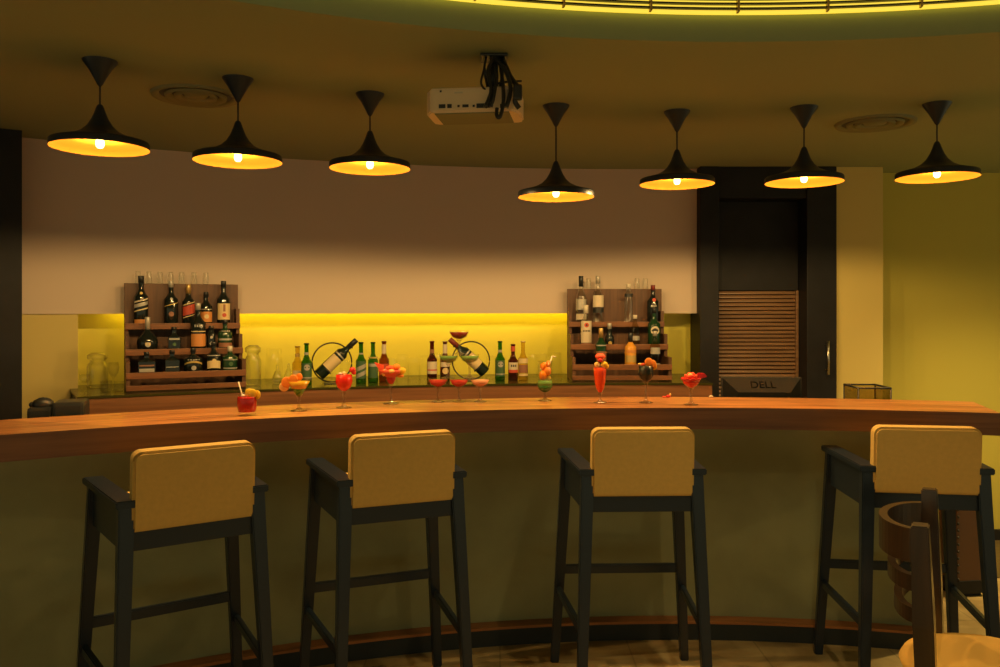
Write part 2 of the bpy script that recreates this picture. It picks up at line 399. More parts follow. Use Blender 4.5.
# ------------------------------------------------------------------ pendant lamps
def make_pendant(label, loc, drop):
    """loc on the ceiling; drop = ceiling to the shade's opening"""
    t = thing('pendant_lamp', label, 'lamp', loc, 0, 'black pendant lamps over the bar')
    m = MB(); m.lathe([(.062, 0), (.060, -.006), (.040, -.034), (.022, -.066), (.010, -.090), (.0035, -.098)][::-1], 'lamp_black', seg=28); m.build('canopy', t)
    ro = .174
    m = MB(); m.tube([(0, 0, -.09), (0, 0, -drop+.150)], .0035, 'lamp_black'); m.build('cord', t)
    out = [(.004, .166), (.010, .162), (.015, .150), (.021, .132), (.031, .108), (.046, .083), (.068, .062), (.100, .046), (.138, .035), (ro-.004, .027), (ro, .022), (ro, 0)]
    m = MB(); m.cap = False; m.lathe([(r, z-drop) for r, z in out], 'lamp_black', seg=40); sh = m.build('shade', t, recalc=False)
    inn = [(ro-.0005, 0), (ro-.004, .004), (.150, .018), (.110, .028), (.075, .036), (.046, .046), (.022, .056), (.0, .057)]
    m = MB(); m.cap = False; m.lathe([(r, z-drop) for r, z in inn], 'lamp_gold', seg=40); m.build('shade_lining', sh, recalc=False)
    m = MB(); m.lathe([(.0, -.010), (.008, -.009), (.0135, -.003), (.0155, .006), (.0145, .018), (.011, .030), (.010, .045)], 'bulb_glow', (0, 0, -drop+.010), seg=14); bu = m.build('bulb', t)
    ld = bpy.data.lights.new('filament', 'POINT'); ld.energy = BULB; ld.color = (1, .63, .22); ld.shadow_soft_size = .013
    lo = bpy.data.objects.new('filament', ld); COL.objects.link(lo); lo.parent = bu; lo.location = (0, 0, -drop+.030)
    return t
lamps = [(100, 3.07, .607), (238, 3.31, .600), (370, 3.55, .612), (556, 3.757, .518), (677, 3.869, .592), (804, 3.79, .589), (937, 3.72, .600)]
lamp_lab = ['black flared pendant lamp at the left end of the row, hanging nearest the camera',
            'black flared pendant lamp beside the round ceiling vent, second in the row',
            'black flared pendant lamp between the projector and the lamp by the left ceiling vent',
            'black flared pendant lamp hanging lowest of the row, on the longest cord',
            'black flared pendant lamp over the bulkhead edge just before the dark door',
            'black flared pendant lamp hanging right in front of the dark louvred door',
            'black flared pendant lamp at the far right before the olive wall, last of the row']
for (px, dd, h), lb in zip(lamps, lamp_lab):
    dd += .05; h = h*1.014-.008
    make_pendant(lb, ((px-500)/830*dd, dd, ZC), (ZC-EYE)-h)

# added downlights beyond the frame, brightening the aisle floor, right wall and seating
dn = thing('added_downlight', 'added unseen ceiling downlight brightening the aisle floor beyond the bar right end', 'light', (3.25, 4.45, ZC))
m = MB(); m.cap = False; m.lathe([(.075, 0), (.072, -.006), (.055, -.004), (.05, -.001)], 'vent_paint', seg=32); m.build('trim_ring', dn)
ld = bpy.data.lights.new('added_spot', 'SPOT'); ld.energy = 190; ld.color = (1, .70, .25); ld.spot_size = rad(110); ld.spot_blend = .8; ld.shadow_soft_size = .04
lo = bpy.data.objects.new('added_spot', ld); COL.objects.link(lo); lo.parent = dn; lo.location = (0, 0, -.012)

dn2 = thing('added_downlight', 'added unseen downlight in the raised ceiling brightening the floor in front of the bar', 'light', (1.0, 1.75, ZC+.42))  # second unseen lamp, added to lift the floor before the bar
for c in list(dn.children):
    if c.type == 'MESH': c2 = c.copy(); COL.objects.link(c2); c2.parent = dn2
ld2 = ld.copy(); ld2.energy = 70; ld2.color = (1, .74, .32); ld2.spot_size = rad(105)
lo2 = bpy.data.objects.new('added_spot', ld2); COL.objects.link(lo2); lo2.parent = dn2; lo2.location = (0, 0, -.012)

# ------------------------------------------------------------------ ceiling vents
def vent(label, px, dd, R):
    t = thing('ceiling_vent', label, 'vent', ((px-500)/830*dd, dd, ZC), 0, 'round ceiling vents')
    m = MB(); m.cap = False; m.lathe([(R, 0), (R-.004, -.012), (R-.03, -.008), (R-.035, -.001)], 'vent_paint', seg=48); m.build('outer_ring', t)
    for r in (R-.055, R-.095):
        m = MB(); m.cap = False; m.lathe([(r, -.004), (r-.004, -.016), (r-.03, -.006), (r-.033, -.001)], 'vent_paint', seg=40); m.build('inner_ring', t)
    m = MB(); m.lathe([(.0, -.010), (R-.14, -.008), (R-.135, -.001)], 'vent_paint', seg=30); m.build('centre_plate', t)
    m = MB(); m.lathe([(.0, -.0008), (R-.006, -.0006)], 'projector_dark', seg=40); m.build('dark_throat', t)
vent('round ceiling vent partly behind the second pendant lamp, above the bulkhead', 196, 3.62, .185)
vent('round ceiling vent above the olive wall, between the last two pendant lamps', 875, 4.15, .19)

# ------------------------------------------------------------------ projector and mount
pd = 2.97
pj = thing('projector', 'cream ceiling projector with its row of rear sockets facing the camera', 'projector', ((471-500)/830*pd, pd, 2.280), rad(-7))
wb, wf = .148, .172
poly = [(-wb, 0), (wb, 0), (wf, .05), (wf, .185), (wf-.02, .20), (-wf+.02, .20), (-wf, .185), (-wf, .05)]
Mz = Matrix(((1, 0, 0, 0), (0, 0, 1, 0), (0, 1, 0, 0), (0, 0, 0, 1)))
m = MB(); m.prism(poly, 0, .088, 'projector_shell', Mz, .006); m.build('body', pj)
for x, z, wd, h in ((-.105, .022, .024, .014), (-.078, .022, .016, .014), (-.045, .021, .008, .008), (-.02, .021, .022, .010), (.01, .020, .008, .008), (.045, .020, .05, .016), (.12, .017, .03, .014), (-.11, .076, .007, .007)):
    m = MB(); m.box((x-wd/2, -.0016, z-h/2), (x+wd/2, .002, z+h/2), 'projector_dark'); m.build('socket', pj)
m = MB(); m.box((-.06, -.0012, .066), (-.03, .001, .072), 'white_label'); m.build('sticker', pj); m = MB(); m.box((.128, -.0012, .006), (.136, .001, .075), 'silver_label'); m.build('sticker', pj)
m = MB(); m.box((-.135, .012, -.004), (.135, .185, .001), 'vent_paint', .002); m.build('underside_shade', pj)  # dark plate added to put shade on the cream shell's underside
m = MB(); m.lathe([(.0, .028), (.034, .028), (.036, 0), (.03, -.006)], 'projector_dark', (.07, .199, .044), seg=20, M=Matrix.Rotation(-PI/2, 3, 'X')); m.build('lens', pj)
pm = thing('projector_mount', 'dark ceiling bracket with dangling cables above the cream projector', 'bracket', ((494-500)/830*(pd+.1), pd+.1, ZC), 0)
m = MB(); m.box((-.05, -.05, -.010), (.05, .05, 0), 'dark_metal', .003); m.build('ceiling_plate', pm)
m = MB(); m.tube([(0, 0, -.01), (0, 0, -.13)], .016, 'dark_metal', 10); m.build('pole', pm)
m = MB(); m.box((-.05, -.05, -.157), (.05, .05, -.128), 'dark_metal', .004)
for sx in (-1, 1): m.tube([(sx*.02, -.02, -.13), (sx*.035, -.04, -.06), (sx*.03, -.03, -.012)], .006, 'dark_metal', 6)
m.build('clamp', pm)
def wob(pts, r, nm):
    P = [Vector(p) for p in pts]; out = []
    for i in range(len(P)-1):
        for k in range(6):
            t = k/6; p0 = P[max(i-1, 0)]; p1 = P[i]; p2 = P[i+1]; p3 = P[min(i+2, len(P)-1)]
            out.append(.5*((2*p1)+(-p0+p2)*t+(2*p0-5*p1+4*p2-p3)*t*t+(-p0+3*p1-3*p2+p3)*t**3))
    out.append(P[-1]); q = MB(); q.tube(out, r, 'black_plastic', 6); q.build(nm, pm)
fy = -.128
wob([(.0, -.03, -.01), (.01, -.11, -.10), (.0, fy-.01, -.18), (-.01, fy-.015, -.22)], .007, 'cable')
wob([(.02, -.03, -.01), (.03, -.10, -.11), (.035, fy-.01, -.18), (.03, fy-.02, -.232), (.02, fy-.03, -.262), (.01, fy-.02, -.25), (.012, fy-.015, -.225)], .007, 'cable')
wob([(.03, -.02, -.01), (.06, -.09, -.10), (.088, fy-.02, -.16), (.075, fy-.02, -.20), (.09, fy-.015, -.226)], .009, 'cable')
wob([(-.03, -.03, -.012), (-.035, -.09, -.07), (-.045, -.11, -.13), (-.02, -.10, -.15), (.02, -.10, -.125), (.10, -.10, -.118)], .004, 'cable')
wob([(.01, -.04, -.01), (-.02, -.10, -.08), (-.008, fy, -.16), (-.03, fy-.015, -.222)], .008, 'cable')
wob([(-.01, -.04, -.01), (.035, -.10, -.07), (.06, fy-.005, -.15), (.045, fy-.02, -.222)], .008, 'cable')
m = MB(); m.box((.068, fy-.04, -.20), (.10, fy-.012, -.145), 'black_plastic', .008); m.build('cable_adapter', pm)

# ------------------------------------------------------------------ bar stools
def make_stool(label):
    t = thing('bar_stool', label, 'bar stool', (0, 0, 0), 0, 'bar stools along the counter')
    ZA = .955; LAC = 'black_lacquer'
    def X(y, side): return side*(.213+.030*y/.47)       # arms flare slightly towards the bar
    # legs run from the floor up to the arms
    for s_ in (-1, 1):
        m = MB(); m.beam((s_*.247, -.05, 0), (X(0, s_), .022, ZA-.025), (.036, .036), (.050, .050), LAC); m.build('leg', t)
        m = MB(); m.beam((s_*.292, .50, 0), (X(.45, s_), .45, ZA-.025), (.036, .036), (.050, .050), LAC); m.build('leg', t)
    for s_ in (-1, 1):
        b = MB(); v = [(X(-.015, s_)-.036, -.015), (X(-.015, s_)+.036, -.015), (X(.49, s_)+.036, .49), (X(.49, s_)-.036, .49)]
        b.prism(v, ZA-.025, ZA, LAC, Mz, .004); b.build('arm', t)
        b = MB(); v = [(X(.03, s_)-.012, .03), (X(.03, s_)+.012, .03), (X(.44, s_)+.012, .44), (X(.44, s_)-.012, .44)]
        b.prism(v, .785, ZA-.024, LAC, Mz, .002); b.build('side_panel', t)
    m = MB(); m.box((-.20, .005, .785), (.20, .035, .848), LAC, .003); m.build('rear_rail', t)
    m = MB(); m.box((-.235, .43, .785), (.235, .455, .84), LAC, .003); m.build('front_rail', t)
    b = MB(); b.prism([(-.205, .035), (.205, .035), (.235, .43), (-.235, .43)], .80, .83, LAC, Mz, .002); b.build('seat_frame', t)
    b = MB(); b.prism([(-.195, .07), (.195, .07), (.222, .425), (-.222, .425)], .83, .90, 'pad_fabric', Mz, .018); b.build('seat_cushion', t)
    # padded back: rounded top corners, upright, piped edge
    def outline(hw, z0, z1, r):
        p = [(-hw, z0), (hw, z0)]
        for k in range(9): a = k/8*PI/2; p.append((hw-r+r*math.cos(a), z1-r+r*math.sin(a)))
        for k in range(9): a = PI/2+k/8*PI/2; p.append((-hw+r+r*math.cos(a), z1-r+r*math.sin(a)))
        return p
    ln = Matrix.Translation((0, -.012, .848)) @ Matrix.Rotation(rad(4), 4, 'X')
    b = MB(); b.prism(outline(.199, 0, .263, .032), 0, .062, 'pad_fabric', ln, .009); b.build('backrest', t)
    for s_ in (-1, 1):
        m = MB(); m.beam((s_*.237, -.022, .33), (s_*.277, .482, .33), (.022, .034), (.022, .034), LAC, up=(0, 0, 1)); m.build('stretcher', t)
    m = MB(); m.beam((-.274, .478, .42), (.274, .478, .42), (.022, .040), (.022, .040), LAC, up=(0, 0, 1)); m.build('footrest', t)
    return t
st_lab = ['black bar stool with tan padded back at the left end, nearest the pillar side',
          'black bar stool with tan padded back below the red goblet, second from the left end',
          'black bar stool with tan padded back below the tall coral cocktail, third along the bar',
          'black bar stool with tan padded back behind the dark wooden chair, last at the right']
stools = [((195-500)/830*2.80, 2.80, 34), ((403-500)/830*3.09, 3.09, 22), ((642.5-500)/830*3.22, 3.22, 2), ((926-500)/830*3.26, 3.26, -8)]
st0 = make_stool(st_lab[0])
for i, (x, y, a) in enumerate(stools):
    if i == 0: st0.location = (x, y, 0); st0.rotation_euler = (0, 0, rad(a))
    else: dup(st0, (x, y, 0), rad(a), st_lab[i])

# ------------------------------------------------------------------ wooden chair in the right foreground
ch = thing('wooden_chair', 'dark wooden chair with curved ladder back and tan cushion, in the right foreground', 'chair', (1.435, 2.78, 0), math.atan2(-.51, .86)-PI/2)
for s_, zt in ((-1, .93), (1, .90)):
    m = MB(); m.beam((s_*.20, .02, 0), (s_*.21, 0, .60), (.06, .05), (.10, .06), 'chair_wood'); m.beam((s_*.2098, .0005, .585), (s_*.222, -.01, zt), (.1005, .0605), (.056, .05), 'chair_wood'); m.build('rear_post', ch)
    m = MB(); m.beam((s_*.19, .42, 0), (s_*.19, .40, .37), (.035, .035), (.045, .045), 'chair_wood'); m.build('leg', ch)
def curve_rail(nm, z0, z1, bulge, th):
    m = MB(); n = 24; vs = []; fs = []
    for i in range(n+1):
        a = PI*i/n; c, s_ = math.cos(a), math.sin(a)
        for e in (0, th):
            for z in (z0, z1): vs.append((-(.222-e)*c, -.005-(bulge-e)*s_, z))
    for i in range(n):
        o = i*4
        for k, k2 in ((0, 1), (1, 3), (3, 2), (2, 0)): fs.append((o+k, o+k2, o+4+k2, o+4+k))
    fs += [(0, 1, 3, 2), (4*n, 4*n+2, 4*n+3, 4*n+1)]
    m.add(vs, fs, 'chair_wood', False); return m.build(nm, ch)
curve_rail('crest_rail', .775, .882, .145, .026); curve_rail('back_rail', .685, .735, .118, .024); curve_rail('back_rail', .585, .632, .098, .024)
b = MB(); b.prism([(-.20, .0), (.20, .0), (.21, .42), (-.21, .42)], .33, .377, 'chair_wood', Mz, .004); b.build('seat_frame', ch)
b = MB(); pr = [(.0, .432), (.20, .432), (.222, .445), (.228, .462), (.218, .482), (.19, .494), (.10, .502), (.0, .503)]
b.lathe(pr, 'tan_cushion', (0, .175, -.056), seg=40, M=Matrix.Diagonal((1.16, 1.16, 1)))
b.build('seat_cushion', ch)

# small furniture by the right wall, seen under the stool
cab = thing('side_cabinet', 'brown leather covered cabinet with studded edge by the olive wall', 'cabinet', (2.565, 4.66, 0), rad(8))
m = MB(); m.box((-.09, -.12, .02), (.08, .12, .62), 'leather', .01); m.build('body', cab)
m = MB(); m.box((-.095, -.125, .02), (.085, .12, .09), 'dark_wood', .004); m.box((-.08, -.10, .0), (.07, .10, .02), 'dark_wood'); m.build('base', cab)
m = MB()
for k in range(14): m.blob((-.082, -.122, .10+k*.038), .008, 'dark_metal', sub=1)
m.build('studs', cab)
# ------------------------------------------------------------------ liquor racks
def make_rack(label, px0, px1, H):
    R = 6.20
    A, B = on_circle(px0, R), on_circle(px1, R)
    w = math.hypot(B[0]-A[0], B[1]-A[1]); mid = ((A[0]+B[0])/2, (A[1]+B[1])/2)
    rz = math.atan2(B[1]-A[1], B[0]-A[0])
    D = .335
    o = (mid[0]+math.sin(rz)*D, mid[1]-math.cos(rz)*D)
    t = thing('liquor_rack', label, 'rack', (o[0], o[1], ZK), rz, 'stepped liquor racks')
    t['w'] = w; hw = w/2
    m = MB(); m.box((-hw, D-.022, 0), (hw, D, H), 'rack_wood', .002); m.build('back_panel', t)
    side = [(0, 0), (D-.023, 0), (D-.023, H-.145), (.235, H-.145), (.235, H-.29), (.125, H-.29), (.125, H-.43), (0, H-.43)]
    Ms = Matrix(((0, 1, 0, 0), (1, 0, 0, 0), (0, 0, 1, 0), (0, 0, 0, 1)))
    for s_ in (-1, 1):
        m = MB(); x = s_*(hw-.012); m.prism(side, x-.010, x+.010, 'rack_wood', Ms); m.build('side_panel', t)
    for z, y0, y1 in ((.075, 0, .115), (.195, .115, .225), (.335, .225, D-.022)):
        m = MB(); m.box((-hw+.022, y0, z), (hw-.022, y1, z+.012), 'rack_wood'); sh = m.build('shelf', t)
        m = MB(); m.box((-hw+.002, y0-.012, z-.004), (hw-.002, y0, z+.030), 'rail_wood', .002); m.build('rail', sh)
    m = MB(); m.box((-hw+.002, -.012, .008), (hw-.002, 0, .036), 'rail_wood', .002); m.build('base_rail', t)
    return t
rackL = make_rack('stepped wooden liquor rack on the left of the back counter, filled with dark bottles', 124, 237.5, .592)
rackR = make_rack('stepped wooden liquor rack near the dark door, with clear and amber bottles', 567, 661, .578)
SHELF = {0: (.087, .055), 1: (.207, .168), 2: (.347, .262)}
def rack_point(rack, px, y):
    """world point on the rack's local depth line y at sight column px"""
    o = rack.location; rz = rack.rotation_euler.z; ux = Vector((math.cos(rz), math.sin(rz))); uy = Vector((-math.sin(rz), math.cos(rz)))
    b = Vector((o.x, o.y))+uy*y; k = (px-500)/830.0
    s_ = (k*b.y-b.x)/(ux.x-k*ux.y)
    p = b+ux*s_
    return p

def patch(mb, r, z0, z1, a0, a1, m, slant=0, arch=0, n=10, squash=1):
    """label lying on a round body of radius r; angle 0 faces the room (-y)"""
    vs = []; fs = []
    for i in range(n+1):
        q = i/n; a = a0+(a1-a0)*q; dz = slant*(q-.5)+arch*(1-(2*q-1)**2)
        x, y = (r+.0007)*math.sin(a), -(r+.0007)*math.cos(a)
        vs += [(x, y*squash, z0+dz), (x, y*squash, z1+dz)]
    for i in range(n): fs.append((2*i, 2*i+2, 2*i+3, 2*i+1))
    mb.add(vs, fs, m, True)
def roundel(mb, r, zc, rr, m, lift=.0012, squash=1):
    vs = [(0, -(r+lift)*squash, zc)]; fs = []
    for k in range(18):
        a = 2*PI*k/18; x = rr*math.cos(a); th = math.asin(max(-1, min(1, x/r)))
        vs.append((x, -(r+lift)*math.cos(th)*squash, zc+rr*math.sin(a)))
    for k in range(18): fs.append((0, 1+k, 1+(k+1) % 18))
    mb.add(vs, fs, m, True)

def bottle(name, label, cat, loc, rz, h, r, shape='whisky', glassm='dark_glass', cap='black_cap', caph=.14, labels=(), group=None, tilt=None, liquid=None, neck=.36):
    t = thing(name, label, cat, loc, rz, group)
    if tilt: t.rotation_euler = tilt
    nr = .0135 if h > .26 else .0125
    if shape == 'beer': body, nk, nr = .56, .66, .0125
    elif shape == 'wine': body, nk, nr = .63, .72, .0145
    elif shape == 'round': body, nk = .30, .60
    elif shape == 'slim': body, nk = .70, .80
    else: body, nk = .60, .70
    if shape == 'round':
        prof = [(.0, 0), (r*.6, 0), (r*.9, .1*h), (r, .26*h), (r*.88, .42*h), (r*.55, .53*h), (nr*1.3, .60*h), (nr, .68*h), (nr, (1-caph)*h)]
    else:
        prof = [(.0, 0), (r*.92, 0), (r, .02*h), (r, body*h*.97), (r*.95, body*h), (r*.70, (body*.55+nk*.45)*h), (nr*1.35, nk*h), (nr, (nk+.05)*h), (nr, (1-caph)*h)]
    if shape == 'beer' or caph < .05: prof += [(nr*1.25, (1-caph)*h+.0001), (nr*1.25, (1-caph)*h+.006)]; prof[-3] = (nr, (1-caph)*h-.001)
    square = shape == 'square'
    M = None; m = MB(); m.lathe(prof, glassm, seg=(4 if square else 20), M=(Matrix.Rotation(PI/4, 3, 'Z') @ Matrix.Diagonal((1.2, 1.2, 1))) if square else None, smooth=not square)
    m.build('body', t)
    if liquid:
        lr = r*.93; q = MB(); q.captop = True; q.lathe([(.0, .004), (lr, .004), (lr, body*h*.9)], liquid[0], seg=18); q.build('liquor', t)
    q = MB(); q.captop = True; zt = (1-caph)*h; cr = nr*1.14
    q.lathe([(cr, zt), (cr, h-.002), (cr*.9, h)], cap, seg=14); q.build('cap', t)
    LB = {}
    rr = r*.849 if square else r
    for L in labels:
        k = L[0]; lb = LB.setdefault({'dot': 'emblem', 'neck': 'neck_label', 'word': 'lettering', 'strip': 'label_stripe', 'patch': 'paper_label'}[k]+('.%d' % len(LB) if k != 'word' else ''), MB())
        if k == 'patch':
            if square: lb.box((-r*.75, -rr-.0012, L[1]*h), (r*.75, -rr+.001, L[2]*h), L[3])
            else: patch(lb, r, L[1]*h, L[2]*h, -1.15, 1.15, L[3], *L[4:])
        elif k == 'strip': patch(lb, r+.0006, L[1]*h, L[2]*h, -1.1, 1.1, L[3], *L[4:])
        elif k == 'dot': roundel(lb, rr, L[1]*h, L[2], L[3], .002)
        elif k == 'neck': patch(lb, nr*1.06, L[1]*h, L[2]*h, -PI, PI, L[3], n=16)
        elif k == 'word':
            for j in range(L[4]):
                a = (j-(L[4]-1)/2)*L[5]; patch(lb, r+.0012, L[1]*h, L[2]*h, a-L[5]*.33, a+L[5]*.33, L[3], n=2)
    for nm, lb in LB.items(): lb.build(nm.split('.')[0], t, recalc=False)
    return t

def on_rack(rack, tier, px, top, name, label, r, base=None, **kw):
    """bottle on a tier of the rack; top = image row of its top, which gives its height"""
    z, y = SHELF[tier]; p = rack_point(rack, px, y); zb = ZK+z
    h = EYE+(310-top)*p.y/830-zb
    return bottle(name, label, 'bottle', (p.x, p.y, zb), rack.rotation_euler.z, h, r, group='bottles on the '+('dark' if rack is rackL else 'amber')+' rack', **kw)

LQ = 'liquor_bottle'
# left rack, top tier
on_rack(rackL, 2, 141, 276, LQ, 'tall dark bottle with two slanted pink stripes, at the left end of the top tier', .038, labels=(('strip', .50, .53, 'white_label', .022), ('strip', .40, .47, 'silver_label', .022), ('strip', .32, .345, 'cream_label', .022), ('patch', .04, .14, 'orange_label'), ('dot', .66, .008, 'gold_label')))
on_rack(rackL, 2, 171, 281, LQ, 'dark bottle with silver capsule and one thin slanted green stripe, top tier', .038, cap='silver_label', labels=(('strip', .47, .49, 'gold_label', .022), ('dot', .27, .014, 'brown_label'), ('dot', .60, .008, 'silver_label')))
on_rack(rackL, 2, 188.5, 284.5, LQ, 'dark bottle with slanted red label and gold capsule, middle of the top tier', .034, cap='gold_cap', caph=.22, labels=(('patch', .28, .50, 'red_label', .022), ('strip', .53, .55, 'cream_label', .022), ('strip', .23, .25, 'cream_label', .022)))
on_rack(rackL, 2, 206, 292, LQ, 'shorter dark bottle with orange square label, second from the right on the top tier', .034, labels=(('patch', .12, .42, 'orange_label'), ('dot', .28, .013, 'cream_label'), ('strip', .48, .50, 'silver_label')))
on_rack(rackL, 2, 223.5, 281, LQ, 'tall dark bottle with wide cream label, at the right end of the top tier', .037, labels=(('patch', .14, .50, 'cream_label'), ('dot', .24, .012, 'red_label'), ('word', .32, .48, 'brown_label', 1, .5), ('neck', .70, .73, 'silver_label')))
# middle tier
on_rack(rackL, 1, 147.5, 317, LQ, 'bulbous dark bottle with pale twisted neck, at the left end of the middle tier', .056, shape='round', caph=.36, cap='silver_label', labels=(('dot', .22, .014, 'silver_label'), ('word', .20, .28, 'cream_label', 2, .28)))
on_rack(rackL, 1, 174, 327, LQ, 'square shouldered dark bottle with silver corner mark, second on the middle tier', .036, shape='square', labels=(('patch', .48, .55, 'silver_label'), ('dot', .30, .010, 'green_label')))
on_rack(rackL, 1, 198, 303, LQ, 'dark bottle with square tan label below white lettering, centre of the middle tier', .042, cap='silver_label', labels=(('patch', .10, .36, 'orange_label'), ('strip', .40, .42, 'cream_label'), ('word', .50, .55, 'silver_label', 4, .3)))
on_rack(rackL, 1, 211, 326, LQ, 'slim dark bottle with silver swirl, right of the tan labelled bottle', .024, shape='slim', labels=(('dot', .55, .008, 'silver_label'), ('dot', .30, .010, 'silver_label')))
on_rack(rackL, 1, 225, 320, LQ, 'dark green bottle with arched white lettering, at the right end of the middle tier', .040, glassm='green_bottle', labels=(('word', .62, .66, 'silver_label', 5, .24), ('patch', .12, .26, 'brown_label'), ('strip', .34, .40, 'silver_label')))
# front tier
on_rack(rackL, 0, 146.5, 352, LQ, 'squat dark bottle with grey two line label, left end of the front tier', .050, shape='square', caph=.16, labels=(('patch', .16, .30, 'silver_label'), ('patch', .40, .46, 'brown_label')))
on_rack(rackL, 0, 172, 350, LQ, 'dark square bottle with thin silver slash, second on the front tier', .042, shape='square', caph=.16, labels=(('patch', .30, .33, 'silver_label'),))
on_rack(rackL, 0, 193, 348, LQ, 'dark bottle with arched gold lettering and round seal, centre of the front tier', .050, shape='whisky', caph=.18, labels=(('strip', .34, .41, 'gold_label', 0, .014), ('dot', .24, .013, 'silver_label'), ('word', .54, .58, 'silver_label', 5, .28)))
on_rack(rackL, 0, 213.5, 342, LQ, 'dark bottle with rounded cream label, second from the right on the front tier', .038, labels=(('patch', .14, .38, 'cream_label', 0, .006), ('dot', .40, .012, 'cream_label'), ('strip', .56, .59, 'silver_label')))
on_rack(rackL, 0, 230, 346, LQ, 'dark green bottle with white cap and pale frame label, right end of front tier', .042, glassm='green_bottle', cap='white_cap', caph=.2, labels=(('strip', .16, .20, 'silver_label'), ('dot', .34, .012, 'green_label'), ('strip', .48, .51, 'silver_label')))
# right rack
on_rack(rackR, 2, 581, 276, LQ, 'tall clear bottle with black capsule, at the left end of the top tier', .036, glassm='clear_thick', caph=.22, labels=(('patch', .30, .52, 'silver_label'), ('patch', .10, .22, 'white_label')))
on_rack(rackR, 2, 598, 276, LQ, 'tall clear bottle with pale label and dark band, second on the top tier', .037, glassm='clear_thick', cap='silver_label', caph=.16, labels=(('patch', .36, .60, 'white_label'), ('patch', .24, .34, 'black_label')))
on_rack(rackR, 2, 628.5, 284, LQ, 'slim clear bottle with dark neck collar, standing alone on the top tier', .030, shape='slim', glassm='clear_thick', cap='white_cap', caph=.10, labels=(('strip', .68, .76, 'black_label'),))
on_rack(rackR, 2, 653, 285, LQ, 'dark bottle with wine red capsule, at the right end of the top tier', .038, cap='red_cap', caph=.13, labels=(('word', .44, .49, 'silver_label', 4, .22), ('dot', .62, .012, 'red_label')))
on_rack(rackR, 1, 586, 305, LQ, 'clear bottle with white label and round red emblem, left on the middle tier', .036, glassm='clear_thick', cap='white_cap', caph=.2, labels=(('patch', .10, .62, 'white_label'), ('dot', .52, .015, 'red_label'), ('dot', .52, .006, 'black_label'), ('word', .36, .40, 'black_label', 5, .28), ('strip', .04, .09, 'brown_label')))
on_rack(rackR, 1, 609.5, 323, LQ, 'small dark blue black bottle with round gold mark, centre of the middle tier', .030, shape='round', cap='silver_label', caph=.25, labels=(('dot', .16, .012, 'gold_label'),))
on_rack(rackR, 1, 635, 315, LQ, 'dark smoky bottle with white stopper, behind the orange bottle', .030, glassm='smoke_glass', cap='white_cap', caph=.12, labels=(('patch', .20, .34, 'silver_label'),))
on_rack(rackR, 1, 654, 308, LQ, 'dark green bottle with round white seal label, at the right end of the middle tier', .040, glassm='green_bottle', labels=(('dot', .42, .027, 'white_label'), ('dot', .42, .015, 'black_label')))
on_rack(rackR, 0, 601, 328, LQ, 'dark bottle with gold capsule standing behind the tall coral cocktail', .034, glassm='green_bottle', cap='gold_cap', caph=.25, labels=(('patch', .16, .40, 'brown_label'), ('strip', .54, .57, 'silver_label')))
on_rack(rackR, 0, 630.5, 333, LQ, 'amber orange bottle with black neck on the front tier', .036, glassm='orange_liquor', cap='black_cap', caph=.3, labels=(('patch', .14, .34, 'gold_label'), ('strip', .42, .50, 'orange_label'), ('neck', .60, .69, 'black_label')))
on_rack(rackR, 0, 655, 331, LQ, 'clear bottle with grey label and dark stopper, at the right end of the front tier', .032, glassm='smoke_glass', cap='silver_label', caph=.14, labels=(('patch', .36, .54, 'silver_label'), ('strip', .05, .10, 'silver_label')))

# ------------------------------------------------------------------ drinking glasses
def pt(z, px, y): dd = 830*(EYE-z)/(y-310); return ((px-500)/830*dd, dd)
def tumbler(label, x, y, z, h, r, group, name='drinking_glass', kind='plain', mat_='clear_glass'):
    t = MB()
    if kind == 'plain': prof = [(.0, .004), (r*.80, .004), (r*.84, 0), (r*.9, .25*h), (r, h), (r*.95, h), (r*.84, .2*h), (r*.72, .012), (.0, .012)]
    elif kind == 'upturned': prof = [(r, 0), (r*.97, .3*h), (r*.84, h-.004), (r*.78, h), (.0, h)]
    elif kind == 'stem': prof = [(.0, .001), (r*.8, .001), (r*.78, .004), (.006, .010), (.0045, .42*h), (.012, .48*h), (r*.85, .62*h), (r, .8*h), (r*.85, h), (r*.81, h), (r*.95, .8*h), (r*.8, .63*h), (.008, .5*h), (.0, .49*h)]
    elif kind == 'jar': prof = [(.0, .003), (r*.95, .003), (r, .012), (r, .62*h), (r*.96, .66*h), (r*.72, .74*h), (r*.72, .80*h), (r*.95, .84*h), (r*.98, .93*h), (r*.6, h), (.0, h)]
    elif kind == 'bell': prof = [(.0, .003), (r, .003), (r*.95, .35*h), (r*.6, .62*h), (r*.25, .75*h), (r*.28, .9*h), (r*.18, h), (.0, h)]
    t.cap = False; t.lathe(prof, mat_, seg=22)
    o = t.build(name, recalc=False); o.location = (x, y, z); return tag(o, label, 'glass', group)
# shot glasses on the racks' top edges
for px in (138, 149, 160, 170.5, 181.5, 194, 206):
    p = rack_point(rackL, px, .324); tumbler('small clear liqueur glass standing in the row on top of the dark bottle rack', p.x, p.y, ZK+.592, .068, .0175, 'liqueur glasses on the dark bottle rack', 'liqueur_glass', 'upturned', 'clear_thick')
for px, lb in ((588.5, 'small clear liqueur glass between the two clear bottles on top of the amber rack'), (637, 'small clear liqueur glass above the slim bottle on top of the amber rack'), (645.5, 'small clear liqueur glass at the right on top of the amber rack')):
    p = rack_point(rackR, px, .324); tumbler(lb, p.x, p.y, ZK+.578, .070, .019, 'liqueur glasses on the amber rack', 'liqueur_glass', 'upturned', 'clear_thick')
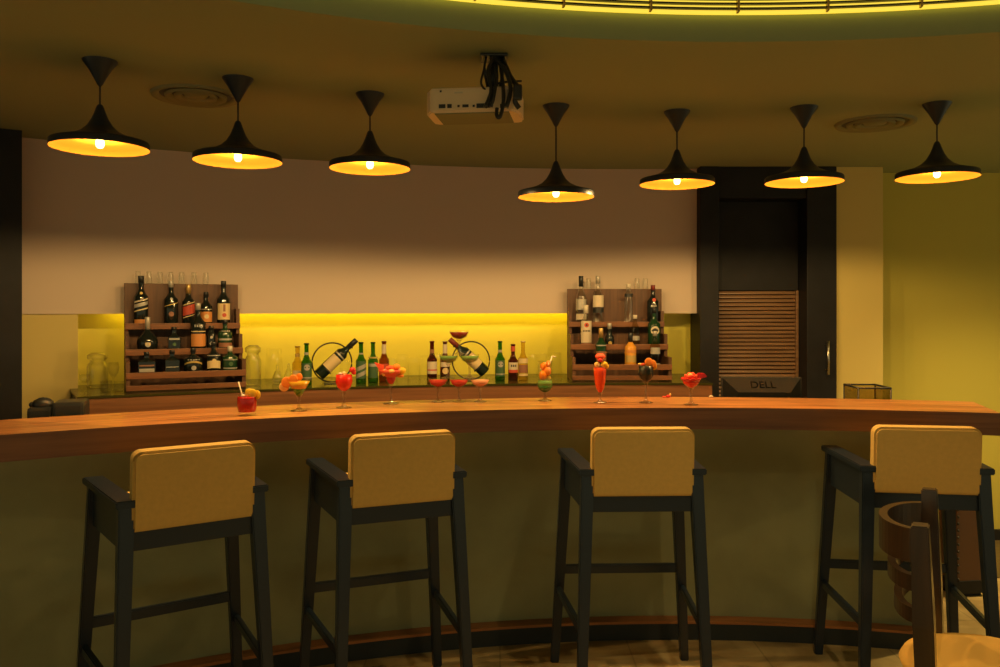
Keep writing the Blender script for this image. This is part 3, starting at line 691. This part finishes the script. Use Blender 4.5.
# glassware on the back counter
def onback(px, R): x, y = on_circle(px, R); return x, y
row = 'clear tumbler upturned in the row between the two tilted wine bottles'
for px, R, h, r in ((392, 6.20, .135, .038), (402.5, 6.27, .155, .042), (414, 6.18, .14, .042), (425, 6.24, .145, .040), (437, 6.30, .155, .040), (449, 6.22, .145, .040)):
    x, y = onback(px, R); tumbler(row, x, y, ZK, h, r, 'tumblers between the wine bottles', kind='upturned')
for px, R, h, r in ((491, 6.22, .14, .036), (532, 6.22, .15, .038), (542, 6.30, .15, .038), (556, 6.20, .16, .040)):
    x, y = onback(px, R); tumbler('clear glass tumbler in the back row among the bottles before the amber rack', x, y, ZK, h, r, 'tumblers before the amber rack', kind='upturned')
for px, R, h, r, k, lb in ((84.5, 6.10, .09, .030, 'stem', 'small stemmed glass at the far left corner of the back counter'), (97.5, 6.22, .20, .055, 'jar', 'large glass jar on the back counter left of the dark bottle rack'),
        (113.5, 6.10, .15, .030, 'stem', 'tall stemmed glass close to the side of the dark bottle rack'), (106, 5.98, .06, .030, 'plain', 'low glass tumbler in front of the large glass jar'), (119, 5.98, .055, .026, 'plain', 'low glass dish against the foot of the dark bottle rack'),
        (253, 6.02, .235, .046, 'jar', 'tall domed glass jar just right of the dark bottle rack'), (245, 6.18, .16, .034, 'upturned', 'upturned glass behind the tall domed jar'), (277.5, 6.06, .115, .032, 'bell', 'small bell shaped glass decanter, nearer the domed jar'),
        (288.5, 6.10, .12, .030, 'bell', 'small bell shaped glass decanter, nearer the amber beer bottle'), (274, 6.32, .20, .055, 'upturned', 'large clear glass pitcher behind the two small decanters'),
        (345, 6.25, .12, .036, 'upturned', 'clear tumbler behind the red goblet, under the first tilted wine bottle'), (327, 6.30, .12, .036, 'upturned', 'clear tumbler behind the hoop of the first wine holder')):
    x, y = onback(px, R); tumbler(lb, x, y, ZK, h, r, 'odd glassware on the back counter', kind=k, name='glass_jar' if k == 'jar' else 'drinking_glass', mat_='clear_thick' if k in ('jar', 'bell') else 'clear_glass')

# ------------------------------------------------------------------ beer bottles on the back counter
def beer(px, top, R, label, gl, cap, labels, r=.031, name='beer_bottle'):
    x, y = on_circle(px, R); h = EYE+(310-top)*y/830-ZK
    return bottle(name, label, 'bottle', (x, y, ZK), -math.atan2(x-C0[0], y-C0[1]), h, r, 'beer', gl, cap, .035, labels, 'beer bottles on the back counter')
beer(297.5, 346, 6.02, 'clear amber beer bottle with small pale label, leftmost of the beer bottles', 'pale_glass', 'gold_cap', (('strip', .22, .36, 'cream_label'), ('neck', .72, .80, 'gold_label')))
GREEN = (('dot', .42, .018, 'silver_label'), ('patch', .12, .52, 'green_label'), ('strip', .16, .19, 'silver_label'), ('neck', .72, .78, 'silver_label'))
beer(306.5, 343, 5.96, 'green beer bottle with white emblem, beside the amber bottle and the first wine holder', 'green_glass', 'black_cap', GREEN)
beer(361, 342, 5.96, 'green beer bottle with large white slanted mark, right of the red goblet', 'green_glass', 'black_cap', (('patch', .12, .54, 'green_label'), ('strip', .18, .28, 'silver_label', .03), ('strip', .34, .44, 'silver_label', .03), ('neck', .70, .74, 'silver_label')))
beer(373, 342, 5.99, 'green beer bottle behind the pink fruit cocktail, with dark label and white band', 'green_glass', 'black_cap', (('patch', .12, .50, 'green_label'), ('strip', .40, .47, 'silver_label'), ('strip', .60, .64, 'gold_label')))
beer(384, 341, 6.02, 'red brown beer bottle with pale neck label behind the fruit cocktail', 'amber_glass', 'red_cap', (('neck', .66, .92, 'white_label'), ('patch', .18, .45, 'red_label')))
beer(432, 341, 5.96, 'dark brown beer bottle with pale square label, left of the coupe tower', 'brown_glass', 'red_cap', (('patch', .20, .50, 'white_label'), ('strip', .28, .31, 'red_label'), ('neck', .70, .80, 'brown_label')))
beer(445, 341, 6.00, 'brown beer bottle with white speckled label, partly behind the coupe tower', 'brown_glass', 'white_cap', (('neck', .66, .92, 'white_label'), ('patch', .36, .48, 'white_label'), ('dot', .26, .020, 'cream_label')))
beer(500, 341, 5.96, 'green beer bottle with white emblem, just right of the second wine holder', 'green_glass', 'black_cap', GREEN)
beer(513, 344, 5.97, 'dark red beer bottle with white and red label, between green and golden bottles', 'brown_glass', 'red_cap', (('patch', .30, .50, 'white_label'), ('strip', .22, .30, 'red_label'), ('word', .38, .44, 'black_label', 3, .4), ('neck', .80, .94, 'red_label')))
beer(523, 341, 5.97, 'golden clear beer bottle with cream label and dark band, rightmost of the beer bottles', 'pale_glass', 'white_cap', (('patch', .44, .56, 'cream_label'), ('patch', .20, .40, 'brown_label'), ('strip', .12, .18, 'cream_label')))

# ------------------------------------------------------------------ tilted wine bottles in hoop holders
def wine_holder(px, R, lean, lab_h, lab_b, cap):
    x, y = on_circle(px, R); rz = -math.atan2(x-C0[0], y-C0[1]); rr = .118
    t = thing('wine_holder', lab_h, 'bottle holder', (x, y, ZK), rz, 'hoop wine holders')
    m = MB(); m.tube([(rr*math.cos(2*PI*k/48), .050, .006+rr+rr*math.sin(2*PI*k/48)) for k in range(48)], .0045, 'dark_metal', 8, closed=True); m.build('hoop', t)
    m = MB(); m.box((-.05, -.035, 0), (.05, .060, .005), 'dark_metal', .002); m.build('foot', t)
    s_ = lean; c = math.cos(rad(43)); sn = math.sin(rad(43))
    ax = Vector((s_*c, 0, sn)); base = Vector((-s_*.084, 0, .052)); nrm = Vector((s_*sn, 0, -c))
    m = MB()
    for q, rb in ((.055, .0385), (.255, .0165)):
        pc = base+ax*q; pts = [pc+Vector((0, .052, 0))+nrm*.0]
        arc_ = []
        for k in range(9):
            a = PI/2+PI*k/8
            arc_.append(pc+Vector((0, 1, 0))*(rb+.0035)*math.sin(a)*1.0+nrm*(rb+.0035)*(-math.cos(a)))
        m.tube([pc+Vector((0, .050, 0))]+arc_, .0032, 'dark_metal', 6)
    m.build('cradle', t)
    g = Matrix.Rotation(rz, 4, 'Z') @ Matrix.Rotation(s_*rad(47), 4, 'Y')
    wb_ = Matrix.Translation((x, y, ZK)) @ Matrix.Rotation(rz, 4, 'Z') @ Vector(base)
    bottle('wine_bottle', lab_b, 'bottle', wb_, 0, .305, .037, 'wine', 'wine_glass_dark', cap, .22, (('patch', .20, .50, 'cream_label'), ('strip', .54, .57, 'silver_label')), 'tilted wine bottles', tilt=g.to_euler())
wine_holder(333, 5.98, 1, 'thin metal hoop holder cradling the first tilted wine bottle, left of the red goblet', 'wine bottle with pale label tilted neck up to the right in a hoop', 'black_cap')
wine_holder(472, 5.98, -1, 'thin metal hoop holder cradling the tilted wine bottle behind the coupe tower', 'wine bottle with red capsule tilted neck up to the left behind the coupe tower', 'red_cap')

# ------------------------------------------------------------------ cocktails on the bar
def on_bar(px, y): return pt(ZB, px, y)
def cocktail(name, label, px, y, glassprof, liquids, seg=24, cat='cocktail', z=ZB, mat_='clear_glass', xy=None, group='cocktails on the bar'):
    x, yy = xy if xy else on_bar(px, y)
    t = thing(name, label, cat, (x, yy, z), 0, group)
    if glassprof[1][1] == .0015:
        m = MB(); m.cap = False; m.lathe(glassprof[:8], 'stem_glass', seg=seg); m.build('stem', t, recalc=False); glassprof = glassprof[7:]
    m = MB(); m.cap = False; m.lathe(glassprof, mat_, seg=seg); m.build('bowl', t, recalc=False)
    for i, (prof, lm) in enumerate(liquids):
        q = MB(); q.captop = True; q.lathe(prof, lm, seg=seg); q.build('drink', t)
    return t
def slice_fan(t, items, nm='fruit_slice'):
    for c, r, mname, rot in items:
        q = MB(); M = Matrix.Rotation(rot[2], 3, 'Z') @ Matrix.Rotation(rot[1], 3, 'Y') @ Matrix.Rotation(rot[0], 3, 'X')
        q.lathe([(.0, -.003), (r*.8, -.003), (r, -.0015), (r, .0015), (r*.8, .003), (.0, .003)], mname, c, 18, M); q.build(nm, t)
def blobs(t, nm, items):
    for c, r, mname, sq in items: q = MB(); q.blob(c, r, mname, sq, jit=.06); q.build(nm, t)
def straw(t, p0, p1, mname, r=.003): q = MB(); q.tube([p0, p1], r, mname, 8); q.build('straw', t)
V = PI/2
def stem(h, cup, foot=.033):  # foot and stem up to the cup's base
    return [(.0, .0015), (foot, .0015), (foot, .004), (foot*.45, .008), (.0065, .016), (.0048, cup*.5), (.0062, cup*.92)]
# red tumbler
t = cocktail('cocktail', 'short red tumbler cocktail with straw and lemon slices, at the left end of the drinks', 247, 415.5,
    [(.0, .002), (.034, .002), (.036, .004), (.042, .04), (.041, .07), (.038, .094), (.0365, .094), (.0395, .07), (.0405, .04), (.034, .016), (.0, .014)], [([(.0, .0145), (.034, .0165), (.0400, .04), (.0392, .070), (.0385, .080)], 'red_drink')], mat_='clear_glass')
straw(t, (-.005, 0, .030), (-.036, 0, .142), 'white_straw')
slice_fan(t, [((.012, -.010, .098), .017, 'lemon', (V, 0, .3)), ((.026, -.014, .094), .019, 'lemon', (V, .2, .2)), ((.044, -.006, .088), .019, 'lemon', (V, .3, -.5))])
blobs(t, 'ice', [((-.012, -.012, .084), .010, 'ice', (1, 1, .8)), ((.004, .012, .084), .011, 'pale_fruit', (1, 1, .8))])
# martini
t = cocktail('cocktail', 'martini glass of green and yellow layers with orange slices on the rim', 299, 411,
    stem(.145, .055, .036)+[(.012, .062), (.057, .145), (.0555, .145), (.011, .065), (.0, .058)], [([(.0, .062), (.010, .066), (.0285, .098)], 'green_drink'), ([(.0285, .0983), (.047, .130)], 'yellow_drink')])
slice_fan(t, [((-.048, -.02, .128), .024, 'orange_fruit', (V, .3, .2)), ((-.062, -.012, .108), .022, 'pale_fruit', (V, .2, .5)), ((-.020, -.02, .140), .021, 'orange_fruit', (V, 0, -.1)), ((.002, -.005, .150), .016, 'orange_fruit', (V, .6, -.3))])
# red goblet
t = cocktail('cocktail', 'round red goblet cocktail with a cherry on the rim, before the first wine holder', 344, 408,
    stem(.16, .070, .034)+[(.014, .073), (.033, .092), (.040, .118), (.037, .155), (.0355, .155), (.0385, .118), (.031, .093), (.012, .077), (.0, .072)], [([(.0, .077), (.012, .079), (.030, .095), (.0378, .118), (.0362, .150)], 'scarlet_drink')])
blobs(t, 'cherry', [((.040, -.005, .172), .015, 'red_fruit', (1, 1, .95)), ((.046, -.004, .160), .010, 'red_fruit', (1, 1, 1))])
blobs(t, 'ice', [((-.015, -.01, .156), .009, 'ice', (1, 1, .7)), ((.006, -.014, .157), .009, 'pale_fruit', (1, 1, .7)), ((-.002, .014, .157), .010, 'ice', (1, 1, .7))])
# fruit margarita
t = cocktail('cocktail', 'wide pink cocktail heaped with melon wedge and fruit, before the green bottles', 391, 404,
    stem(.18, .085, .038)+[(.012, .090), (.022, .110), (.026, .125), (.058, .145), (.066, .172), (.0645, .172), (.056, .147), (.024, .127), (.020, .111), (.010, .093), (.0, .088)], [([(.0, .093), (.009, .095), (.0195, .112), (.0235, .1275)], 'pink_drink'), ([(.0235, .128), (.0545, .148), (.060, .162)], 'melon')])
q = MB(); q.prism([(-.075, .200), (-.030, .185), (-.028, .130)], -.036, -.026, 'melon', None, .002); q.build('melon_wedge', t)
blobs(t, 'fruit', [((.028, -.022, .176), .019, 'orange_fruit', (1, 1, .8)), ((.052, -.018, .158), .021, 'lemon', (1, .8, .8)), ((.046, -.020, .134), .014, 'orange_fruit', (1.3, .8, .6)), ((-.030, -.032, .150), .014, 'pale_fruit', (.7, .8, 1.2)), ((.0, -.030, .172), .017, 'melon', (1.3, 1, .7)), ((.008, -.050, .158), .014, 'pale_fruit', (1.2, .8, .7))])
# coupe tower
def coupe(label, xy, z, dm, tint='clear_glass'):
    return cocktail('coupe_glass', label, 0, 0, stem(.115, .066, .032)+[(.014, .071), (.036, .083), (.046, .100), (.048, .115), (.0468, .115), (.0445, .100), (.034, .085), (.012, .074), (.0, .070)],
        [([(.0, .0745), (.012, .0755), (.033, .0865), (.0445, .107)], dm)], cat='glass', z=z, xy=xy, mat_=tint, group='coupe glasses in the tower')
dc = 3.995
cx = [(px-500)/830*dc for px in (438, 459, 480)]
coupe('coupe of red drink, bottom row of the tower, beside the dark brown beer bottle', (cx[0], dc), ZB, 'pink_drink')
coupe('coupe of red drink in the middle of the tower bottom row', (cx[1], dc), ZB, 'pink_drink')
coupe('coupe of pale pink drink, bottom row of the tower, beside the second wine holder side', (cx[2], dc), ZB, 'pale_pink_drink')
coupe('coupe of green drink in the upper pair of the tower, nearer the beer bottles', ((cx[0]+cx[1])/2, dc), ZB+.1145, 'mint_drink')
coupe('coupe of pale green drink in the upper pair of the tower, over the tilted bottle', ((cx[1]+cx[2])/2, dc), ZB+.1145, 'mint_drink')
coupe('coupe of dark red drink crowning the top of the tower', (cx[1], dc), ZB+.229, 'wine_drink')
# hurricane
t = cocktail('cocktail', 'tall hurricane glass with orange fruit over a green layer and a straw', 545, 401,
    stem(.2, .034, .034)+[(.012, .038), (.033, .055), (.039, .080), (.034, .115), (.036, .195), (.0348, .195), (.0328, .115), (.0375, .080), (.0315, .057), (.010, .042), (.0, .038)], [([(.0, .042), (.010, .044), (.031, .058), (.0365, .078)], 'teal_drink'), ([(.0365, .0783), (.0365, .088), (.034, .100)], 'mint_drink')], mat_='clear_glass')
blobs(t, 'fruit', [((-.010, -.008, .125), .020, 'orange_drink', (1, 1, 1.2)), ((.012, -.004, .145), .019, 'orange_fruit', (1, 1, 1.3)), ((-.006, .004, .168), .018, 'orange_drink', (1, 1, 1.1)), ((.014, -.004, .180), .014, 'orange_fruit', (.8, 1, 1.3)), ((.016, .0, .112), .014, 'lemon', (1, 1, .7))])
straw(t, (0, 0, .10), (.034, .0, .218), 'white_straw'); straw(t, (.034, 0, .218), (.052, 0, .214), 'white_straw')
# coral flute
t = cocktail('cocktail', 'tall coral red flute cocktail topped with tomato and pineapple, before the amber rack', 600, 403,
    stem(.18, .040, .032)+[(.010, .046), (.020, .070), (.027, .100), (.031, .150), (.031, .185), (.0298, .185), (.0298, .150), (.0258, .100), (.0188, .071), (.008, .05), (.0, .046)], [([(.0, .05), (.008, .052), (.0186, .073), (.0254, .102), (.0294, .150), (.0294, .168)], 'coral_drink')])
blobs(t, 'fruit', [((0, -.012, .222), .025, 'melon', (1, .8, .62)), ((-.002, -.024, .205), .013, 'red_fruit', (1, .8, .8)), ((-.016, -.016, .184), .015, 'pale_fruit', (.9, .8, .9)), ((.018, -.018, .186), .017, 'lemon', (1, .8, .8)), ((.030, -.012, .176), .011, 'lemon', (1, .8, 1))])
# dark goblet
t = cocktail('cocktail', 'goblet of nearly black drink with orange slices, before the amber rack', 646, 403,
    stem(.19, .090, .033)+[(.010, .095), (.029, .112), (.038, .140), (.035, .182), (.0338, .182), (.0365, .140), (.0275, .113), (.008, .099), (.0, .095)], [([(.0, .099), (.008, .101), (.027, .115), (.0358, .140), (.0335, .177)], 'dark_drink')], mat_='faint_glass')
slice_fan(t, [((.010, -.018, .196), .020, 'orange_fruit', (V, .3, .2)), ((.026, -.014, .186), .021, 'orange_fruit', (V, .5, -.2)), ((.034, -.006, .176), .018, 'lemon', (V, .5, -.6))])
blobs(t, 'fruit', [((-.016, -.014, .184), .010, 'melon', (1.2, 1, .7)), ((-.030, -.008, .186), .008, 'pale_fruit', (1.2, 1, .7))])
# flower of fruit
t = cocktail('cocktail', 'low stemmed glass filled with red fruit carved like a flower, last drink on the bar', 691, 405,
    stem(.13, .075, .034)+[(.012, .078), (.034, .095), (.048, .125), (.0468, .125), (.0325, .096), (.010, .081), (.0, .077)], [([(.0, .081), (.010, .083), (.032, .098), (.040, .112)], 'scarlet_drink')])
q = MB()
for ring, (n, rr, zz, tl) in enumerate(((8, .036, .118, .9), (6, .022, .130, .5), (4, .010, .138, .2))):
    for k in range(n):
        a = 2*PI*k/n+ring*.4; q.blob((rr*math.cos(a), rr*math.sin(a), zz), .017, 'melon' if ring else 'red_fruit', (1, .35, .9), Matrix.Rotation(a, 3, 'Z') @ Matrix.Rotation(tl, 3, 'Y') @ Matrix.Rotation(V, 3, 'Z'), 2, .05)
q.blob((-.006, -.012, .140), .012, 'pale_fruit', (1, 1, .8)); q.build('fruit_flower', t)
q = MB(); q.prism([(.022, .118), (.075, .132), (.060, .150), (.028, .152)], -.012, .0, 'red_fruit', None, .003); q.build('melon_wedge', t)
# loose petals on the bar
x, y = polar(ang_at(667, 4.93), 4.93)
t = thing('cherry_garnish', 'fallen red petal and pale crumb lying on the bar by the last drink', 'garnish', (x, y, ZB))
blobs(t, 'petal', [((.006, 0, .008), .012, 'red_fruit', (1.1, .8, .6)), ((-.015, 0, .005), .007, 'melon', (1.5, 1, .6)), ((.016, 0, .016), .006, 'pale_fruit', (1, .8, 1))])
x, y = polar(ang_at(711, 4.93), 4.93)
q = MB(); q.blob((0, 0, .007), .0095, 'white_label', (1.2, 1, .75), jit=.1); o = q.build('paper_scrap'); o.location = (x, y, ZB); tag(o, 'tiny crumpled white scrap on the bar edge before the dark door', 'paper')

# ------------------------------------------------------------------ things on the work shelf behind the bar
ZS = .93
# computer monitor seen from behind
mx_, my_ = on_circle(763, 5.12)
mo = thing('monitor', 'dark computer monitor with its back to the camera, before the louvred door', 'monitor', (mx_, my_, ZS), rad(-3))
pw = 80*my_/830/2; zt = EYE-67.5*my_/830-ZS
m = MB(); m.box((-pw, .030, .06), (pw, .055, zt), 'black_plastic', .006); m.build('screen_bezel', mo)
b = bmesh.new()
B0 = [(-pw+.006, .031, .07), (pw-.006, .031, .07), (pw-.006, .031, zt-.004), (-pw+.006, .031, zt-.004)]; B1 = [(-pw+.075, -.03, .10), (pw-.075, -.03, .10), (pw-.075, -.03, zt-.075), (-pw+.075, -.03, zt-.075)]
vv = [b.verts.new(p) for p in B0+B1]
b.faces.new(vv[0:4]); b.faces.new(vv[7:3:-1])
for i in range(4): b.faces.new((vv[i], vv[4+i], vv[4+(i+1) % 4], vv[(i+1) % 4]))
bmesh.ops.recalc_face_normals(b, faces=b.faces[:]); m = MB(); m.bm(b, 'monitor_grey'); shell = m.build('rear_shell', mo)
fc = bpy.data.curves.new('emblem', 'FONT'); fc.body = 'DELL'; fc.size = .060; fc.extrude = .001; fc.align_x = 'CENTER'; fc.align_y = 'CENTER'
fo = bpy.data.objects.new('emblem', fc); COL.objects.link(fo)
bpy.context.view_layer.update(); me = bpy.data.meshes.new_from_object(fo.evaluated_get(bpy.context.evaluated_depsgraph_get())); me.materials.clear(); me.materials.append(MATS['monitor_mark'])
bpy.data.objects.remove(fo); eo = bpy.data.objects.new('emblem', me); COL.objects.link(eo); eo.parent = mo
sl = math.atan2(.061, .071); eo.location = (0, -.001, zt-.0395); eo.rotation_euler = (PI/2-sl, 0, 0)
m = MB(); m.box((-.10, -.04, 0), (.10, .10, .015), 'black_plastic', .005); m.box((-.03, .0, .012), (.03, .04, .13), 'black_plastic', .005); m.build('stand', mo)
# low black device with a rounded end at the left
x, y = on_circle(60, 5.12); rz = -math.atan2(x-C0[0], y-C0[1])*.6
t = thing('black_machine', 'low black machine with a rounded knob end behind the bar, beside the pale pier', 'machine', (x, y, ZS), rz)
zt = EYE-91*y/830-ZS
m = MB(); m.box((-.02, -.08, 0), (.105, .10, zt), 'black_plastic', .015); m.build('body', t)
m = MB(); m.box((-.115, -.07, 0), (-.02, .07, zt-.02), 'black_plastic', .012); m.build('base_block', t)
m = MB(); m.blob((-.065, 0, zt-.012), .042, 'black_plastic', (1.05, .9, .75)); m.blob((-.107, 0, zt-.012), .013, 'black_plastic'); m.build('knob', t)
# smoked glass box at the right
x, y = on_circle(868, 5.12)
t = thing('glass_box', 'smoked glass box behind the bar, in front of the olive wall strip', 'box', (x, y, ZS), rad(-4))
hw = 15.5*y/830; zt = EYE-76.5*y/830-ZS
m = MB(); m.box((-hw, -.09, 0), (hw, .12, .012), 'black_plastic', .003); m.build('base', t)
m = MB()
for a_, b_ in (((-hw, -.09, .02), (hw, -.086, zt)), ((-hw, .116, .02), (hw, .12, zt)), ((-hw, -.086, .02), (-hw+.004, .116, zt)), ((hw-.004, -.086, .02), (hw, .116, zt))): m.box(a_, b_, 'smoke_glass')
m.build('walls', t)
m = MB(); E_ = .005
for a_, b_ in (((-hw, -.09), (hw, -.09)), ((-hw, .12), (hw, .12)), ((-hw, -.09), (-hw, .12)), ((hw, -.09), (hw, .12))): m.tube([(a_[0], a_[1], zt), (b_[0], b_[1], zt)], E_, 'black_plastic', 6)
for sx in (-hw, hw):
    for sy in (-.09, .12): m.tube([(sx, sy, .01), (sx, sy, zt)], E_*.8, 'black_plastic', 6)
m.build('edge_frame', t)
